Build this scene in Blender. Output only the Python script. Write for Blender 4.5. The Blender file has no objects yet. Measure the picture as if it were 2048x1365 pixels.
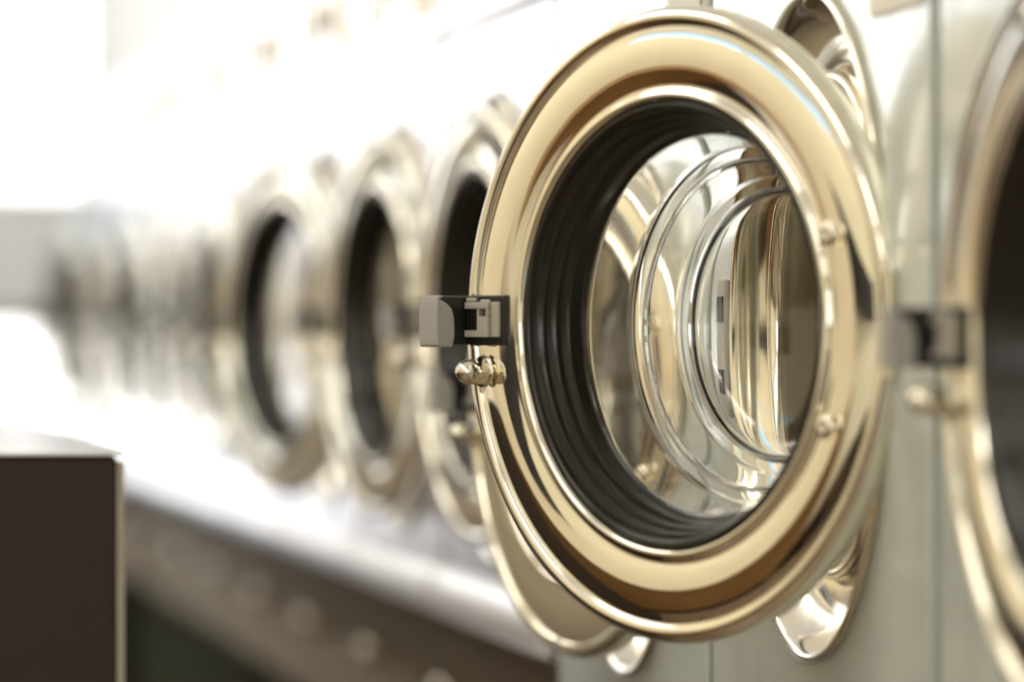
import bpy, bmesh, math, random
from mathutils import Vector, Matrix
PI = math.pi
sc = bpy.context.scene
col = sc.collection
random.seed(7)

# ---------------------------------------------------------------- camera, world, exposure
CAM_X, CAM_Z, THETA = -0.743, 1.0, math.atan(1524 / 9300)
cd = bpy.data.cameras.new('camera')
cd.sensor_width = 36.0
cd.lens = 9300 / 2048 * 36.0
cd.shift_y = -32.5 / 2048
cd.clip_start = 0.05
cd.dof.use_dof = True
cd.dof.focus_distance = 3.47
cd.dof.aperture_fstop = 3.0
cam = bpy.data.objects.new('camera', cd)
col.objects.link(cam)
cam.location = (CAM_X, 0, CAM_Z)
cam.rotation_euler = (PI / 2, 0, -THETA)
sc.camera = cam

sc.view_settings.view_transform = 'Standard'
sc.view_settings.look = 'None'
sc.view_settings.gamma = 1.0
sc.view_settings.use_curve_mapping = False
sc.view_settings.exposure = 0.42

world = bpy.data.worlds.new('sky')
sc.world = world
world.use_nodes = True
wn, wl = world.node_tree.nodes, world.node_tree.links
wn.clear()
w_out = wn.new('ShaderNodeOutputWorld')
w_bg = wn.new('ShaderNodeBackground')
w_ramp = wn.new('ShaderNodeValToRGB')
w_sep = wn.new('ShaderNodeSeparateXYZ')
w_tc = wn.new('ShaderNodeTexCoord')
wl.new(w_tc.outputs['Generated'], w_sep.inputs[0])
wl.new(w_sep.outputs['Z'], w_ramp.inputs[0])
w_ramp.color_ramp.elements[0].position = 0.0
w_ramp.color_ramp.elements[0].color = (1.0, 0.98, 0.95, 1)
w_ramp.color_ramp.elements[1].position = 0.42
w_ramp.color_ramp.elements[1].color = (0.16, 0.27, 0.38, 1)
wl.new(w_ramp.outputs[0], w_bg.inputs['Color'])
w_bg.inputs['Strength'].default_value = 2.8
wl.new(w_bg.outputs[0], w_out.inputs[0])

sc.cycles.max_bounces = 14
sc.cycles.transmission_bounces = 12
sc.cycles.glossy_bounces = 8
sc.cycles.diffuse_bounces = 4
sc.cycles.transparent_max_bounces = 12
sc.cycles.sample_clamp_indirect = 8.0
sc.cycles.blur_glossy = 0.3

# ---------------------------------------------------------------- materials
def mat(name, color, rough=0.5, metal=0.0, bump=None, noise=None, coat=0.0, emis=None, spec=0.5, trans=0.0, ior=1.5, aniso=0):
    m = bpy.data.materials.new(name)
    m.use_nodes = True
    n, l = m.node_tree.nodes, m.node_tree.links
    b = n['Principled BSDF']
    b.inputs['Base Color'].default_value = (*color, 1)
    b.inputs['Roughness'].default_value = rough
    b.inputs['Metallic'].default_value = metal
    b.inputs['Specular IOR Level'].default_value = spec
    b.inputs['Transmission Weight'].default_value = trans
    b.inputs['IOR'].default_value = ior
    b.inputs['Coat Weight'].default_value = coat
    if emis:
        b.inputs['Emission Color'].default_value = (*emis[0], 1)
        b.inputs['Emission Strength'].default_value = emis[1]
    tc = n.new('ShaderNodeTexCoord')
    if bump:
        scale, strength, dist = bump[:3]
        mp = n.new('ShaderNodeMapping')
        mp.inputs['Scale'].default_value = bump[3] if len(bump) > 3 else (1, 1, 1)
        t = n.new('ShaderNodeTexNoise')
        t.inputs['Scale'].default_value = scale
        t.inputs['Detail'].default_value = 3
        bp = n.new('ShaderNodeBump')
        bp.inputs['Strength'].default_value = strength
        bp.inputs['Distance'].default_value = dist
        l.new(tc.outputs['Object'], mp.inputs[0]); l.new(mp.outputs[0], t.inputs[0])
        l.new(t.outputs[0], bp.inputs['Height']); l.new(bp.outputs[0], b.inputs['Normal'])
    if noise:   # second colour, scale, amount, roughness spread
        c2, scale, lo, hi, r2 = noise
        t = n.new('ShaderNodeTexNoise')
        t.inputs['Scale'].default_value = scale
        t.inputs['Detail'].default_value = 6
        l.new(tc.outputs['Object'], t.inputs[0])
        rp = n.new('ShaderNodeValToRGB')
        rp.color_ramp.elements[0].position = lo
        rp.color_ramp.elements[1].position = hi
        rp.color_ramp.elements[0].color = (*color, 1)
        rp.color_ramp.elements[1].color = (*c2, 1)
        l.new(t.outputs[0], rp.inputs[0]); l.new(rp.outputs[0], b.inputs['Base Color'])
        if r2 is not None:
            mr = n.new('ShaderNodeMapRange')
            mr.inputs['From Min'].default_value = lo
            mr.inputs['From Max'].default_value = hi
            mr.inputs['To Min'].default_value = rough
            mr.inputs['To Max'].default_value = r2
            l.new(t.outputs[0], mr.inputs[0]); l.new(mr.outputs[0], b.inputs['Roughness'])
    return m

M = {
    'steel': mat('polished_steel', (0.95, 0.91, 0.79), 0.05, 1.0, bump=(8, 0.10, 0.004), noise=((0.93, 0.88, 0.75), 30, 0.5, 0.75, 0.075)),
    'chrome': mat('chrome', (0.90, 0.85, 0.72), 0.06, 1.0),
    'bezel': mat('bezel_steel', (0.94, 0.88, 0.75), 0.12, 1.0, bump=(7, 0.15, 0.004)),
    'near_panel': mat('grey_green_steel', (0.68, 0.73, 0.68), 0.15, 0.12, bump=(60, 0.05, 0.001), noise=((0.60, 0.63, 0.58), 14, 0.45, 0.75, 0.24)),
    'far_panel': mat('pale_steel', (0.68, 0.68, 0.74), 0.26, 0.8),
    'trim': mat('pale_trim', (0.86, 0.84, 0.84), 0.3, 0.6),
    'plinth': mat('taupe_plinth', (0.32, 0.26, 0.19), 0.8, 0.0, spec=0.05),
    'seam': mat('seam_rubber', (0.10, 0.10, 0.06), 0.7),
    'black': mat('black_plastic', (0.012, 0.010, 0.009), 0.45),
    'dark': mat('dark_laminate', (0.026, 0.015, 0.008), 0.7, bump=(20, 0.1, 0.002)),
    'rubber': mat('black_rubber', (0.014, 0.012, 0.008), 0.17),
    'grey_plastic': mat('grey_plastic', (0.42, 0.40, 0.38), 0.35),
    'cast': mat('cast_zinc', (0.52, 0.49, 0.42), 0.5, 0.4, bump=(300, 0.1, 0.0005)),
    'glass': mat('clear_glass', (1.0, 1.0, 0.985), 0.0, 0, trans=1.0, ior=1.47),
    'drum': mat('drum_steel', (0.86, 0.81, 0.70), 0.35, 0.35),
    'boot': mat('grey_rubber', (0.42, 0.38, 0.30), 0.5),
    'cream': mat('cream_plaster', (0.92, 0.84, 0.63), 0.7, bump=(40, 0.1, 0.001)),
    'white': mat('white_plaster', (0.93, 0.92, 0.90), 0.7, bump=(40, 0.1, 0.001)),
    'beige': mat('beige_board', (0.72, 0.62, 0.54), 0.6),
    'tabletop': mat('white_laminate', (0.85, 0.86, 0.90), 0.15, coat=0.5),
    'label': mat('cream_label', (0.82, 0.76, 0.62), 0.5),
    'wood': mat('brown_wood', (0.24, 0.12, 0.045), 0.35, bump=(4, 0.2, 0.003, (1, 1, 12)), noise=((0.15, 0.07, 0.025), 5, 0.35, 0.7, None)),
    'tan': mat('tan_decal', (0.86, 0.76, 0.62), 0.5),
    'orange_wood': mat('orange_brown_wood', (0.30, 0.16, 0.062), 0.4, bump=(4, 0.2, 0.003, (1, 1, 12)), noise=((0.27, 0.13, 0.045), 5, 0.35, 0.7, None)),
    'grey_decal': mat('grey_decal', (0.40, 0.40, 0.38), 0.5),
    'pink': mat('pink_plastic', (0.55, 0.05, 0.18), 0.4),
    'leaf': mat('green_leaves', (0.09, 0.26, 0.05), 0.6, noise=((0.03, 0.12, 0.02), 6, 0.4, 0.65, None)),
    'bark': mat('bark', (0.16, 0.10, 0.06), 0.9),
    'pavement': mat('pavement', (0.36, 0.36, 0.40), 0.8),
    'lamp': mat('lamp_diffuser', (0.9, 0.9, 0.88), 0.5, emis=((1.0, 0.95, 0.86), 10.0)),
    'frame': mat('window_frame', (0.70, 0.68, 0.64), 0.4),
}
def floor_mat():
    m = mat('brown_floor_tiles', (0.10, 0.065, 0.040), 0.22)
    n, l = m.node_tree.nodes, m.node_tree.links
    b = n['Principled BSDF']
    tc = n.new('ShaderNodeTexCoord')
    br = n.new('ShaderNodeTexBrick')
    br.offset = 0
    br.inputs['Scale'].default_value = 2.5
    br.inputs['Brick Width'].default_value = 1
    br.inputs['Row Height'].default_value = 1
    br.inputs['Mortar Size'].default_value = 0.012
    br.inputs['Color1'].default_value = (0.30, 0.215, 0.14, 1)
    br.inputs['Color2'].default_value = (0.24, 0.17, 0.11, 1)
    br.inputs['Mortar'].default_value = (0.03, 0.025, 0.02, 1)
    l.new(tc.outputs['Object'], br.inputs[0]); l.new(br.outputs[0], b.inputs['Base Color'])
    return m
M['floor'] = floor_mat()
def pane_mat():
    m = bpy.data.materials.new('window_pane'); m.use_nodes = True
    n, l = m.node_tree.nodes, m.node_tree.links
    n.clear()
    o = n.new('ShaderNodeOutputMaterial'); mx = n.new('ShaderNodeMixShader')
    t = n.new('ShaderNodeBsdfTransparent'); g = n.new('ShaderNodeBsdfGlossy')
    f = n.new('ShaderNodeFresnel'); f.inputs['IOR'].default_value = 1.3
    g.inputs['Roughness'].default_value = 0.02
    l.new(f.outputs[0], mx.inputs[0]); l.new(t.outputs[0], mx.inputs[1]); l.new(g.outputs[0], mx.inputs[2])
    l.new(mx.outputs[0], o.inputs[0])
    return m
M['pane'] = pane_mat()

# ---------------------------------------------------------------- mesh helpers
def obj(name, bm, m, parent=None, smooth=False, bevel=0.0, seg=2, recalc=True):
    if recalc:
        bmesh.ops.recalc_face_normals(bm, faces=bm.faces[:])
    me = bpy.data.meshes.new(name)
    bm.to_mesh(me); bm.free()
    me.materials.append(M[m] if isinstance(m, str) else m)
    o = bpy.data.objects.new(name, me)
    col.objects.link(o)
    if parent: o.parent = parent
    if smooth:
        for p in me.polygons: p.use_smooth = True
    if bevel:
        b = o.modifiers.new('bevel', 'BEVEL'); b.width = bevel; b.segments = seg; b.limit_method = 'ANGLE'
        b.angle_limit = math.radians(40)
        for p in me.polygons: p.use_smooth = True
        b.harden_normals = True
    return o
def tag(o, label=None, cat=None, group=None, kind=None):
    if label: o['label'] = label
    if cat: o['category'] = cat
    if group: o['group'] = group
    if kind: o['kind'] = kind
    return o
def empty(name, loc, label, cat, group=None):
    o = bpy.data.objects.new(name, None); col.objects.link(o)
    o.location = loc; o.empty_display_size = 0.1
    return tag(o, label, cat, group)
def box(bm, x0, x1, y0, y1, z0, z1):
    v = [bm.verts.new((x, y, z)) for x in (x0, x1) for y in (y0, y1) for z in (z0, z1)]
    for f in ((0, 1, 3, 2), (4, 6, 7, 5), (0, 4, 5, 1), (2, 3, 7, 6), (0, 2, 6, 4), (1, 5, 7, 3)):
        bm.faces.new([v[i] for i in f])
def bx(*a):
    bm = bmesh.new(); box(bm, *a); return bm
def lathe(bm, prof, cy=0.0, cz=0.0, seg=128, closed=False):
    """revolve (radius, h) about the local -X axis through (0, cy, cz); h points to -X"""
    rings = []
    for r, h in prof:
        if r < 1e-6:
            rings.append([bm.verts.new((-h, cy, cz))])
        else:
            rings.append([bm.verts.new((-h, cy + r * math.cos(2 * PI * k / seg), cz + r * math.sin(2 * PI * k / seg))) for k in range(seg)])
    pairs = list(zip(rings, rings[1:]))
    if closed: pairs.append((rings[-1], rings[0]))
    for a, b in pairs:
        for k in range(seg):
            k2 = (k + 1) % seg
            if len(a) == 1 and len(b) == 1: continue
            if len(a) == 1: bm.faces.new((a[0], b[k], b[k2]))
            elif len(b) == 1: bm.faces.new((a[k], a[k2], b[0]))
            else: bm.faces.new((a[k], a[k2], b[k2], b[k]))
def smooth_prof(p, n=5):
    """Catmull-Rom through profile points"""
    out = []
    for i in range(len(p) - 1):
        p0, p1, p2, p3 = p[max(i - 1, 0)], p[i], p[i + 1], p[min(i + 2, len(p) - 1)]
        for k in range(n):
            t = k / n
            out.append(tuple(0.5 * ((2 * b) + (-a + c) * t + (2 * a - 5 * b + 4 * c - d) * t * t + (-a + 3 * b - 3 * c + d) * t ** 3)
                             for a, b, c, d in zip(p0, p1, p2, p3)))
    out.append(p[-1])
    return out
def cyl_z(bm, x, y, z0, z1, r, seg=24, r2=None):
    r2 = r if r2 is None else r2
    a = [bm.verts.new((x + r * math.cos(2 * PI * k / seg), y + r * math.sin(2 * PI * k / seg), z0)) for k in range(seg)]
    b = [bm.verts.new((x + r2 * math.cos(2 * PI * k / seg), y + r2 * math.sin(2 * PI * k / seg), z1)) for k in range(seg)]
    for k in range(seg):
        bm.faces.new((a[k], a[(k + 1) % seg], b[(k + 1) % seg], b[k]))
    bm.faces.new(a[::-1]); bm.faces.new(b)
def prism_z(bm, pts, z0, z1):
    a = [bm.verts.new((x, y, z0)) for x, y in pts]; b = [bm.verts.new((x, y, z1)) for x, y in pts]
    n = len(pts)
    for k in range(n): bm.faces.new((a[k], a[(k + 1) % n], b[(k + 1) % n], b[k]))
    bm.faces.new(a[::-1]); bm.faces.new(b)

def copy_tree(o, parent=None):
    c = o.copy(); col.objects.link(c); c.parent = parent
    for ch in [x for x in bpy.data.objects if x.parent == o]:
        copy_tree(ch, c)
    return c

# ---------------------------------------------------------------- the room (one place, metres)
def struct(name, bm, m, **k):
    o = obj(name, bm, m, **k); o['kind'] = 'structure'; return o
XL, YB, YF, ZC = -2.5, -3.0, 10.9, 2.7
struct('floor', bx(XL, 1.0, YB, YF, -0.05, 0.0), 'floor')
struct('ceiling', bx(XL, 1.0, YB, YF, ZC, ZC + 0.05), 'white')
struct('wall_right', bx(0.03, 0.12, YB, YF, 1.492, ZC), 'white')
def wall_holes(name, axis, pos, thick, a0, a1, z0, z1, holes, m):
    """wall on a constant x (axis 0) or y (axis 1) plane with rectangular openings"""
    bm = bmesh.new()
    xs = sorted({a0, a1} | {h[0] for h in holes} | {h[1] for h in holes})
    zs = sorted({z0, z1} | {h[2] for h in holes} | {h[3] for h in holes})
    for u0, u1 in zip(xs, xs[1:]):
        for w0, w1 in zip(zs, zs[1:]):
            cu, cw = (u0 + u1) / 2, (w0 + w1) / 2
            if any(h[0] < cu < h[1] and h[2] < cw < h[3] for h in holes): continue
            if axis == 0: box(bm, pos, pos + thick, u0, u1, w0, w1)
            else: box(bm, u0, u1, pos, pos + thick, w0, w1)
    return struct(name, bm, m)
def window(name, axis, pos, h, bars_u=1, bars_w=0, th=0.05):
    bm = bmesh.new(); u0, u1, w0, w1 = h; t = 0.04
    def b(a, c, d, e):
        if axis == 0: box(bm, pos - th / 2, pos + th / 2, a, c, d, e)
        else: box(bm, a, c, pos - th / 2, pos + th / 2, d, e)
    b(u0, u1, w0, w0 + t); b(u0, u1, w1 - t, w1); b(u0, u0 + t, w0 + t, w1 - t); b(u1 - t, u1, w0 + t, w1 - t)
    for k in range(bars_u):
        u = u0 + (u1 - u0) * (k + 1) / (bars_u + 1); b(u - t / 2, u + t / 2, w0 + t, w1 - t)
    for k in range(bars_w):
        w = w0 + (w1 - w0) * (k + 1) / (bars_w + 1); b(u0 + t, u1 - t, w - t / 2, w + t / 2)
    f = struct(name, bm, 'frame')
    g = bmesh.new()
    if axis == 0: box(g, pos - 0.003, pos + 0.003, u0 + 0.01, u1 - 0.01, w0 + 0.01, w1 - 0.01)
    else: box(g, u0 + 0.01, u1 - 0.01, pos - 0.003, pos + 0.003, w0 + 0.01, w1 - 0.01)
    obj('pane', g, 'pane', f)
    return f
far_holes = [(-2.35, 0.85, 1.27, 2.55), (-2.35, 0.85, 0.12, 1.035)]
wall_holes('wall_back', 1, YF, 0.12, XL, 1.0, 0.0, ZC, far_holes, 'white')
window('window_1', 1, YF + 0.06, far_holes[0], 2)
window('window_2', 1, YF + 0.06, far_holes[1], 2)
struct('trim_1', bx(-2.35, -0.55, YF - 0.03, YF - 0.002, 1.04, 1.26), 'beige')
left_holes = [(6.3, 10.5, 1.05, 2.4), (0.2, 4.6, 2.15, 2.5)]
wall_holes('wall_left', 0, XL - 0.12, 0.12, YB, YF, 0.0, ZC, left_holes, 'cream')
window('window_3', 0, XL - 0.06, left_holes[0], 3)
window('window_4', 0, XL - 0.06, left_holes[1], 3)
struct('trim_2', bx(XL + 0.002, XL + 0.03, YB, YF, 0.0, 0.38), 'wood')
struct('baseboard_left', bx(XL + 0.031, XL + 0.05, YB, YF, 0.0, 0.10), 'black')
front_holes = [(-2.2, -0.3, 0.9, 2.4)]
wall_holes('wall_front', 1, YB - 0.12, 0.12, XL, 1.0, 0.0, ZC, front_holes, 'cream')
window('window_5', 1, YB - 0.06, front_holes[0], 1)
struct('ground', bx(-14, 14, -14, 24, -0.14, -0.08), 'pavement')

# ceiling lights in a row above the aisle
LN = ('nearest the front window', 'just behind the camera position', 'before the wide open washer door', 'above the near end of the folding table',
      'above the middle of the folding table', 'above the far end of the folding table', 'nearest the far window')
for k, y in enumerate((-1.2, 0.6, 2.4, 4.2, 6.0, 7.8, 9.6)):
    t = empty('ceiling_light', (-1.55, y, ZC), 'slim white fluorescent ceiling light above the aisle, %s' % LN[k], 'ceiling light', 'ceiling lights above the aisle')
    obj('housing', bx(-0.03, 0.03, -0.64, 0.64, -0.16, -0.1405), 'white', t)
    for yy in (-0.5, 0.5): obj('hanger', bx(-0.006, 0.006, yy - 0.006, yy + 0.006, -0.14, 0.0), 'white', t)
    for xx in (-0.07, 0.07): obj('tube', bx(xx - 0.025, xx + 0.025, -0.64, 0.64, -0.175, -0.125), 'lamp', t, bevel=0.02, seg=3)

# ---------------------------------------------------------------- washing machine parts
PITCH, Y0 = 0.702, 3.225
DC = 0.224          # hinge axis to door centre
HY = 0.250          # hinge axis to porthole centre
W2 = 0.338          # half width of a front

def front_panel_bm(z0, z1, zc, r=0.2355):
    """plate with a round hole, centre of hole at (0, 0, zc), thickness 0.02"""
    bm = bmesh.new()
    angs = sorted({2 * PI * k / 96 for k in range(96)} | {math.atan2(z - zc, y) % (2 * PI) for y in (-W2, W2) for z in (z0, z1)})
    ci, co, cb, cib = [], [], [], []
    for a in angs:
        c, s = math.cos(a), math.sin(a)
        t = min([(W2 / abs(c)) if abs(c) > 1e-9 else 9e9, ((z1 - zc) / s) if s > 1e-9 else 9e9, ((z0 - zc) / s) if s < -1e-9 else 9e9])
        ci.append(bm.verts.new((0, r * c, zc + r * s))); co.append(bm.verts.new((0, t * c, zc + t * s)))
        cb.append(bm.verts.new((0.02, t * c, zc + t * s))); cib.append(bm.verts.new((0.02, r * c, zc + r * s)))
    n = len(angs)
    for k in range(n):
        j = (k + 1) % n
        bm.faces.new((ci[k], co[k], co[j], ci[j])); bm.faces.new((co[k], cb[k], cb[j], co[j]))
        bm.faces.new((cb[k], cib[k], cib[j], cb[j])); bm.faces.new((cib[k], ci[k], ci[j], cib[j]))
    return bm

def make_door(root, zc, phi):
    prof = [(0.1555, -0.0005), (0.1575, 0.0030), (0.160, 0.0040), (0.1625, 0.0028), (0.1645, 0.0004), (0.1670, 0.0002),
            (0.171, 0.0013), (0.176, 0.0024), (0.183, 0.0034), (0.190, 0.0036), (0.197, 0.0029), (0.203, 0.0015), (0.2078, -0.0002)]
    rim = [(0.2084, 0.0002), (0.2100, 0.0022), (0.2140, 0.0034), (0.2175, 0.0022), (0.2205, -0.0015), (0.2218, -0.006), (0.2220, -0.012), (0.2205, -0.018), (0.216, -0.0225), (0.208, -0.024)]
    back = [(0.208, -0.024), (0.170, -0.024), (0.166, -0.026), (0.163, -0.050), (0.158, -0.054), (0.146, -0.054), (0.144, -0.050), (0.144, -0.038), (0.150, -0.02), (0.1555, -0.0005)]
    bm = bmesh.new()
    full = smooth_prof(prof, 4) + smooth_prof(rim, 4) + back[1:-1]
    lathe(bm, full, DC, 0, 160, closed=True)
    door = obj('door', bm, 'steel', root, smooth=True)
    door.location = (0, -HY, zc)
    door.rotation_euler = (0, 0, math.radians(phi))
    # rubber gasket with its steps
    bm = bmesh.new()
    g = [(0.1552, 0.0002), (0.1538, 0.0018), (0.1512, 0.0014), (0.1500, -0.0010), (0.1490, -0.0070), (0.1462, -0.0085), (0.1455, -0.0100), (0.1450, -0.0160), (0.1425, -0.0175),
         (0.1418, -0.0190), (0.1412, -0.0260), (0.1390, -0.0275), (0.1385, -0.0290), (0.1365, -0.0360), (0.1360, -0.0400), (0.1438, -0.0410), (0.1438, -0.0360), (0.1540, -0.0050)]
    lathe(bm, g, DC, 0, 128, closed=True)
    obj('rubber_gasket', bm, 'rubber', door, smooth=True)
    # stepped glass bowl, solid wall
    key = [(0.1362, -0.0362), (0.1340, -0.0375), (0.1325, -0.0420), (0.1265, -0.0730), (0.1250, -0.0770), (0.1215, -0.0790), (0.1165, -0.0800), (0.1140, -0.0825),
           (0.1060, -0.0990), (0.1040, -0.1025), (0.1000, -0.1040), (0.0960, -0.1050), (0.0930, -0.1080)]
    dome = [(0.0930 * math.cos(a), -0.1080 - 0.030 * math.sin(a)) for a in [PI / 2 * k / 14 for k in range(1, 15)]]
    front = smooth_prof(key, 4) + dome[:-1] + [(0.0, -0.138)]
    rear = []
    for i, (r, h) in enumerate(front):
        p, q = front[max(i - 1, 0)], front[min(i + 1, len(front) - 1)]
        dr, dh = q[0] - p[0], q[1] - p[1]
        L = math.hypot(dr, dh)
        rear.append((max(r - 0.0050 * dh / L, 0.0), h + 0.0050 * dr / L))
    rear[-1] = (0.0, rear[-1][1])
    rear[0] = (0.1395, -0.0368)
    rear = [p for i, p in enumerate(rear) if i < 1 or p[1] < -0.038]
    rear.reverse()
    bm = bmesh.new()
    # the flange sits behind the gasket lip
    lathe(bm, front + rear, DC, 0, 192, closed=True)
    obj('glass_bowl', bm, 'glass', door, smooth=True)
    # latch: dark recess plate, cast bracket, grip, grey grip cap
    def Y(r): return DC + r
    zt, zb = 0.0215, -0.0150
    bm = bmesh.new()
    box(bm, -0.0062, -0.0005, Y(0.1715), Y(0.2115), zb, zt)
    obj('latch_recess', bm, 'black', door, bevel=0.0015)
    bm = bmesh.new()
    H = -0.0125
    box(bm, H + 0.003, -0.0064, Y(0.1745), Y(0.1825), -0.0090, 0.0165)          # folded foot nearest the glass
    box(bm, H, -0.0064, Y(0.1830), Y(0.1950), -0.0090, 0.0060)                 # broad cheek
    box(bm, H, -0.0064, Y(0.1830), Y(0.1950), 0.0115, 0.0165)
    box(bm, H, -0.0064, Y(0.1830), Y(0.1852), 0.0060, 0.0115)
    box(bm, H, -0.0064, Y(0.1930), Y(0.1950), 0.0060, 0.0115)
    box(bm, H + 0.0015, -0.0064, Y(0.1952), Y(0.2110), 0.0115, 0.0163)         # upper and lower arms to the grip
    box(bm, H + 0.0015, -0.0064, Y(0.1952), Y(0.2110), -0.0090, -0.0040)
    box(bm, H + 0.003, -0.0064, Y(0.2010), Y(0.2110), 0.0168, 0.0195)
    box(bm, H + 0.004, -0.0064, Y(0.1860), Y(0.1960), 0.0168, 0.0182)
    obj('latch_bracket', bm, 'cast', door, bevel=0.0006)
    bm = bmesh.new()
    for k in range(4):
        box(bm, H + 0.003, -0.0064, Y(0.1965 + 0.0036 * k), Y(0.1982 + 0.0036 * k), -0.0035, 0.0105)
    obj('latch_spring', bm, 'black', door)
    box_bm = bx(-0.0335, -0.0035, Y(0.2122), Y(0.2305), zb + 0.0004, zt - 0.0004)
    obj('latch_handle', box_bm, 'black', door, bevel=0.0012)
    bm = bmesh.new()
    pts = [(-0.0300, zt - 0.0008), (-0.0345, zt), (-0.0358, zt - 0.001), (-0.0362, 0.012), (-0.0364, 0.003), (-0.0362, -0.006), (-0.0356, zb), (-0.0340, zb - 0.001), (-0.0215, zb - 0.001),
           (-0.0198, -0.009), (-0.0196, 0.000), (-0.0205, 0.007), (-0.0225, 0.0118), (-0.0262, 0.0150), (-0.0302, 0.0172), (-0.0335, 0.0188)]
    a_ = [bm.verts.new((x, Y(0.2112), z)) for x, z in pts]; b_ = [bm.verts.new((x, Y(0.2325), z)) for x, z in pts]
    n_ = len(pts)
    for k in range(n_): bm.faces.new((a_[k], a_[(k + 1) % n_], b_[(k + 1) % n_], b_[k]))
    bm.faces.new(a_); bm.faces.new(b_)
    h = obj('handle_cap', bm, 'grey_plastic', door, bevel=0.0014, seg=3)
    h['label'] = 'grey handle cap'
    # acorn nut: washer, hexagon, dome
    cy, cz = Y(0.1945), -0.034
    bm = bmesh.new()
    lathe(bm, [(0, 0.0060), (0.0113, 0.0060), (0.0118, 0.0068), (0.0113, 0.0080), (0, 0.0080)], cy, cz, 48)
    a = [bm.verts.new((-0.0080, cy + 0.0103 * math.cos(PI / 3 * k), cz + 0.0103 * math.sin(PI / 3 * k))) for k in range(6)]
    b = [bm.verts.new((-0.0168, cy + 0.0103 * math.cos(PI / 3 * k), cz + 0.0103 * math.sin(PI / 3 * k))) for k in range(6)]
    for k in range(6): bm.faces.new((a[k], a[(k + 1) % 6], b[(k + 1) % 6], b[k]))
    bm.faces.new(a); bm.faces.new(b)
    lathe(bm, [(0.0092, 0.0165), (0.0091, 0.0188), (0.0086, 0.0222), (0.0073, 0.0256), (0.0050, 0.0284), (0.0025, 0.0297), (0, 0.0300)], cy, cz, 48)
    o = obj('acorn_nut', bm, 'chrome', door)
    for p in o.data.polygons: p.use_smooth = len(p.vertices) < 6 and p.area < 2e-5
    # pan head screws on the hinge side
    for z in (0.0605, -0.0680):
        cy = DC - math.sqrt(0.178 ** 2 - z * z)
        bm = bmesh.new()
        lathe(bm, smooth_prof([(0.0082, 0.0060), (0.0080, 0.0085), (0.0066, 0.0102), (0.0040, 0.0108), (0.0030, 0.0104), (0.0026, 0.0088), (0, 0.0086)], 3), cy, z, 40)
        obj('screw', bm, 'chrome', door, smooth=True)
    return door

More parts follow.
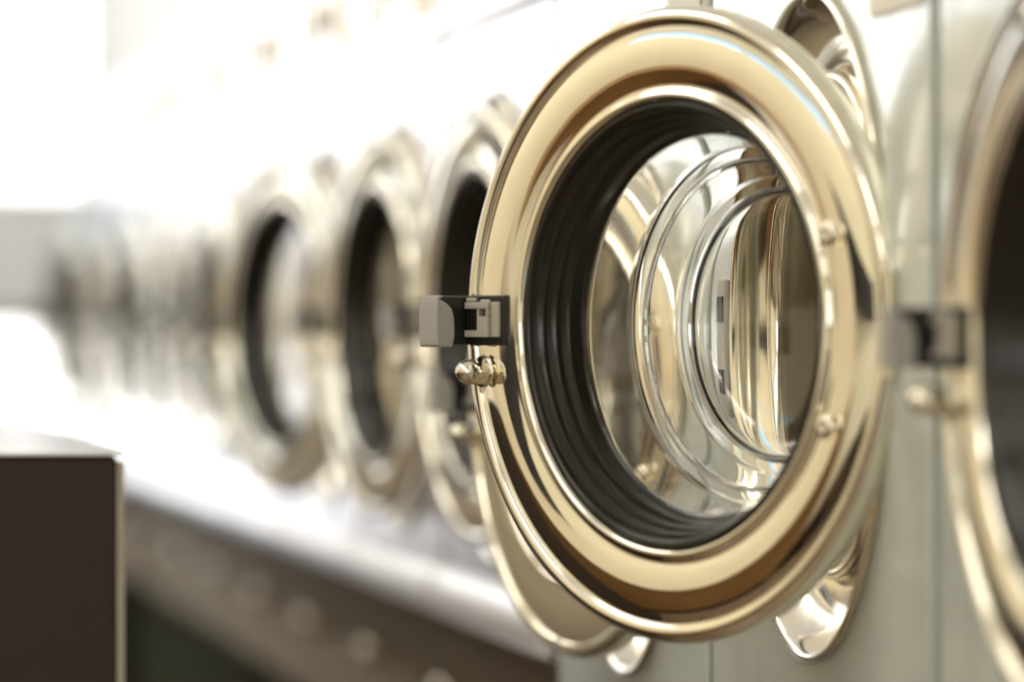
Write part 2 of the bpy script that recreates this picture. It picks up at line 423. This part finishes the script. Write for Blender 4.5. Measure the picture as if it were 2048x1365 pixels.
def make_machine(full, zc=1.0, phi=10):
    root = empty('washing_machine', (0, 0, 0), 'x', 'washing machine')
    z0, z1 = (0.10, 1.487) if full else (0.684, 1.309)
    obj('front_panel', front_panel_bm(z0, z1, zc), 'near_panel' if full else 'far_panel', root, bevel=0.003)
    bm = bmesh.new()   # open-fronted cabinet shell
    zb0, zb1 = (0.0, 1.48) if full else (0.0, 1.48)
    x0 = 0.024 if full else 0.13
    xs = 0.024
    for y in (-0.347, 0.337): box(bm, x0, 0.75, y, y + 0.010, 0.0, 0.69); box(bm, xs, 0.75, y, y + 0.010, 0.69, 1.48)
    box(bm, 0.74, 0.75, -0.337, 0.337, 0.0, 1.48)
    box(bm, xs, 0.74, -0.337, 0.337, 1.47, 1.48)
    obj('cabinet', bm, 'seam', root)
    bm = bmesh.new()
    prof = smooth_prof([(0.2345, 0.0), (0.2395, 0.0008), (0.2402, 0.0030), (0.2385, 0.0055), (0.2350, 0.0055), (0.2310, 0.0020), (0.2250, -0.0080), (0.2160, -0.0180), (0.2050, -0.0250), (0.1930, -0.0275),
            (0.1850, -0.0270), (0.1822, -0.0220), (0.1812, -0.0140), (0.1790, -0.0105), (0.1760, -0.0105), (0.1735, -0.0140), (0.1720, -0.0220), (0.1715, -0.0500)], 4)
    lathe(bm, prof, 0, 0, 128)
    b = obj('porthole_bezel', bm, 'bezel', root, smooth=True); b.location = (0, 0, zc)
    bm = bmesh.new()
    lathe(bm, smooth_prof([(0.1714, -0.048), (0.166, -0.052), (0.164, -0.060), (0.168, -0.070), (0.172, -0.080), (0.168, -0.090), (0.170, -0.105)], 3), 0, 0, 96)
    b = obj('tub_boot', bm, 'boot', root, smooth=True); b.location = (0, 0, zc)
    bm = bmesh.new()
    lathe(bm, [(0.171, -0.106), (0.26, -0.112), (0.265, -0.13), (0.265, -0.50), (0.25, -0.52), (0, -0.53)], 0, 0, 96)
    b = obj('drum', bm, 'drum', root, smooth=True); b.location = (0, 0, zc)
    # lock strike on the latch side of the porthole
    bm = bmesh.new(); box(bm, -0.004, -0.0002, 0.262, 0.292, zc - 0.075, zc + 0.035)
    b = obj('strike_plate', bm, 'cast', root, bevel=0.001)
    for z in (0.012, -0.045):
        bm = bmesh.new(); box(bm, -0.0052, -0.0042, 0.267, 0.287, zc + z - 0.010, zc + z + 0.010)
        obj('lock_slot', bm, 'black', b)
    # hinge pin
    bm = bmesh.new(); cyl_z(bm, -0.0045, -HY - 0.004, zc - 0.035, zc + 0.035, 0.0045)
    obj('hinge_pin', bm, 'chrome', root, smooth=False)
    if full:
        bm = bmesh.new(); box(bm, 0.05, 0.06, -0.33, 0.33, 0.0, 0.10); obj('kick_plate', bm, 'black', root)
        bm = bmesh.new(); box(bm, -0.003, -0.0003, -0.322, -0.190, 1.206, 1.30)
        o = obj('label_plate', bm, 'label', root, bevel=0.001); o['label'] = 'cream label plate'
    else:
        # rounded pale lip along the lower edge of the front
        bm = bmesh.new()
        pts = [(0.0, 0.742), (-0.006, 0.740), (-0.016, 0.730), (-0.019, 0.715), (-0.019, 0.700), (-0.014, 0.688), (0.0, 0.684)]
        a = [bm.verts.new((x - 0.0003, -W2, z)) for x, z in pts]; c = [bm.verts.new((x - 0.0003, W2, z)) for x, z in pts]
        for k in range(len(pts)):
            j = (k + 1) % len(pts); bm.faces.new((a[k], a[j], c[j], c[k]))
        bm.faces.new(a); bm.faces.new(c)
        obj('bottom_lip', bm, 'trim', root, bevel=0.002)
        bm = bmesh.new(); box(bm, 0.112, 0.128, -0.349, 0.349, 0.43, 0.683)
        pl = obj('plinth_panel', bm, 'plinth', root)
        bm = bmesh.new(); lathe(bm, smooth_prof([(0.020, 0.0), (0.0205, 0.010), (0.0185, 0.020), (0.012, 0.027), (0.005, 0.0295), (0, 0.030)], 3), 0.315, 0.550, 32)
        b = obj('bolt', bm, 'chrome', pl, smooth=True); b.location = (0.112, 0, 0)
        bm = bmesh.new(); box(bm, 0.20, 0.21, -0.345, 0.345, 0.0, 0.429); obj('kick_plate', bm, 'black', root)
        bm = bmesh.new(); box(bm, -0.004, 0.020, -W2, W2, 1.313, 1.487)
        cp = obj('control_panel', bm, 'trim', root, bevel=0.003)
        bm = bmesh.new(); box(bm, -0.0055, -0.0042, -0.30, -0.12, 1.34, 1.46)
        o = obj('program_chart', bm, 'tan', cp); o['label'] = 'tan program chart'
        bm = bmesh.new(); box(bm, -0.0055, -0.0042, 0.10, 0.17, 1.35, 1.45)
        o = obj('display', bm, 'grey_decal', cp); o['label'] = 'grey display'
        bm = bmesh.new(); lathe(bm, [(0.024, 0.0042), (0.022, 0.022), (0.018, 0.024), (0, 0.024)], 0.0, 1.40, 32)
        obj('dial', bm, 'chrome', cp)
        bm = bmesh.new(); box(bm, -0.012, -0.0042, 0.23, 0.30, 1.36, 1.44); obj('coin_slot', bm, 'chrome', cp)
    make_door(root, zc, phi)
    return root

def place(root, idx, zc, phi, label):
    root.location = (0, Y0 + PITCH * idx, 0)
    root['label'] = label; root['group'] = 'washing machines in a long row'
    for ch in [o for o in bpy.data.objects if o.parent == root]:
        if ch.name.split('.')[0] == 'door':
            ch.rotation_euler = (0, 0, math.radians(phi))
    return root
main = make_machine(True, 1.0, 30.5)
place(main, 0, 1.0, 30.5, 'front loading washer with its polished round door wide open and in focus')
near = make_machine(True, 0.989, 4.6)
place(near, -1, 0.989, 4.6, 'nearest front loading washer, blurred and cut by the right frame edge')
low = make_machine(True, 0.938, 14)
place(low, 1, 0.938, 14, 'washer with low-set door tucked behind the lower left of the focused open door')
short = make_machine(False, 1.0, 7)
specs = [(2, 7, 'blurred washer whose dark gasket shows just left of the focused door latch'),
         (3, 9, 'blurred short washer, second of the dark oval portholes left of the focused door'),
         (4, 17, 'blurred short washer, leftmost of the three clear dark oval portholes'),
         (5, 3, 'faint washer with nearly shut door, first one left of the three dark portholes'),
         (6, 5, 'faint washer with pale cream door, second beyond the three dark portholes'),
         (7, 3, 'faint washer with cream door edge, third beyond the three dark portholes'),
         (8, 4, 'washed-out washer three from the far end of the row'),
         (9, 3, 'washed-out washer next to the last one of the row'),
         (10, 12, 'last washer at the far end of the row, dark and washed out')]
for i, (idx, phi, lab) in enumerate(specs):
    o = short if i == 0 else copy_tree(short)
    place(o, idx, 1.0, phi, lab)

# end panel closing the recess below the fronts at the far end of the row
ye = Y0 + PITCH * 10.5
t = empty('end_panel', (0.06, ye + 0.03, 0), 'pale tan upright panel closing the far end of the washer row', 'panel')
obj('upper_panel', bx(-0.06, 0.30, 0.0, 0.03, 0.43, 1.48), 'beige', t, bevel=0.003)
obj('lower_panel', bx(-0.06, 0.30, 0.004, 0.026, 0.0, 0.429), 'black', t)

# ---------------------------------------------------------------- folding table on the left
t = empty('folding_table', (-1.0, 5.0, 0), 'long white-topped laundry folding table with dark brown body at lower left', 'table')
X1, YN = -0.437 + 1.0, 3.85 - 5.0
obj('tabletop', bx(-0.60, X1, YN, YN + 4.4, 0.8915, 0.8945), 'tabletop', t, bevel=0.0008)
obj('table_body', bx(-0.58, X1 - 0.006, YN + 0.003, YN + 4.38, 0.08, 0.8912), 'dark', t, bevel=0.004)
obj('reflected_panel', bx(X1 - 0.0055, X1 + 0.004, YN + 0.05, YN + 4.36, 0.10, 0.885), 'tan', t)  # panel added to the hidden side for a tan reflection in the washer doors
obj('plinth', bx(-0.54, X1 - 0.04, YN + 0.05, YN + 4.33, 0.0, 0.079), 'black', t)
# ---------------------------------------------------------------- tree added outside the side window for green reflections in the steel
def tree(x, y, h, rad, label):
    t = empty('tree', (x, y, -0.08), label, 'tree')
    bm = bmesh.new(); cyl_z(bm, 0, 0, 0, h * 0.55, 0.11, 12, 0.07); obj('trunk', bm, 'bark', t)
    bm = bmesh.new()
    for k in range(2600):
        a, c, r = random.uniform(0, 2 * PI), random.uniform(-1, 1), rad * random.uniform(0.35, 1) ** 0.5
        s = math.sqrt(1 - c * c)
        p = Vector((r * s * math.cos(a), r * s * math.sin(a), h * 0.68 + r * c * 0.95))
        u = Vector((random.gauss(0, 1), random.gauss(0, 1), random.gauss(0, 1))).normalized()
        v = u.orthogonal().normalized()
        q = 0.11
        bm.faces.new([bm.verts.new(p + d) for d in (u * q, v * q * 0.5, -u * q, -v * q * 0.5)])
    obj('foliage', bm, 'leaf', t, recalc=False)
for x, y, h in ((-5.6, 9.4, 3.4),):
    tree(x, y, h, 1.1, 'green leafy tree added outside the side window for its reflection')

# ---------------------------------------------------------------- unseen furniture added across the aisle for reflections in the polished steel
t = empty('reflected_counter', (-2.2, 5.4, 0), 'orange-brown wooden counter added against the cream side wall for its reflection', 'counter')  # out of view, added to reflect brown in the open door ring
obj('worktop', bx(-0.25, 0.25, -2.15, 0.65, 0.83, 0.87), 'orange_wood', t, bevel=0.003)
obj('body', bx(-0.24, 0.20, -2.12, 0.62, 0.12, 0.829), 'orange_wood', t)
obj('kick_plate', bx(-0.24, 0.15, -2.1, 0.60, 0.0, 0.119), 'black', t)
t = empty('reflected_board', (-2.465, 3.16, 1.13), 'long dark framed notice board added on the cream side wall for its reflection', 'notice board')  # out of view, added as the dark patch mirrored in the door ring
obj('board', bx(0.0, 0.018, -1.25, 0.40, -0.11, 0.13), 'black', t, bevel=0.004)
t = empty('bench', (-2.2, 2.1, 0), 'low dark bench added against the cream side wall for its reflection', 'bench')  # out of view, added for dark reflections low on the door ring
obj('seat', bx(-0.2, 0.2, -1.0, 1.0, 0.42, 0.46), 'dark', t, bevel=0.005)
for y in (-0.85, 0.0, 0.85):
    obj('leg', bx(-0.16, 0.16, y - 0.05, y + 0.05, 0.0, 0.419), 'black', t)
t = empty('cupboard', (-2.22, 7.4, 0), 'low brown wooden cupboard added against the cream side wall for its reflection', 'cupboard')  # out of view, added to brown the reflections in the nearest door
obj('body', bx(-0.25, 0.22, -0.95, 0.95, 0.0, 1.0), 'wood', t, bevel=0.004)
for a, b_ in ((-0.94, -0.005), (0.005, 0.94)):
    d = obj('cupboard_door', bx(0.2205, 0.24, a, b_, 0.06, 0.98), 'wood', t, bevel=0.003)
    ky = b_ - 0.05 if a < -0.5 else a + 0.05
    obj('knob', bx(0.2405, 0.262, ky - 0.012, ky + 0.012, 0.75, 0.85), 'chrome', d, bevel=0.003)
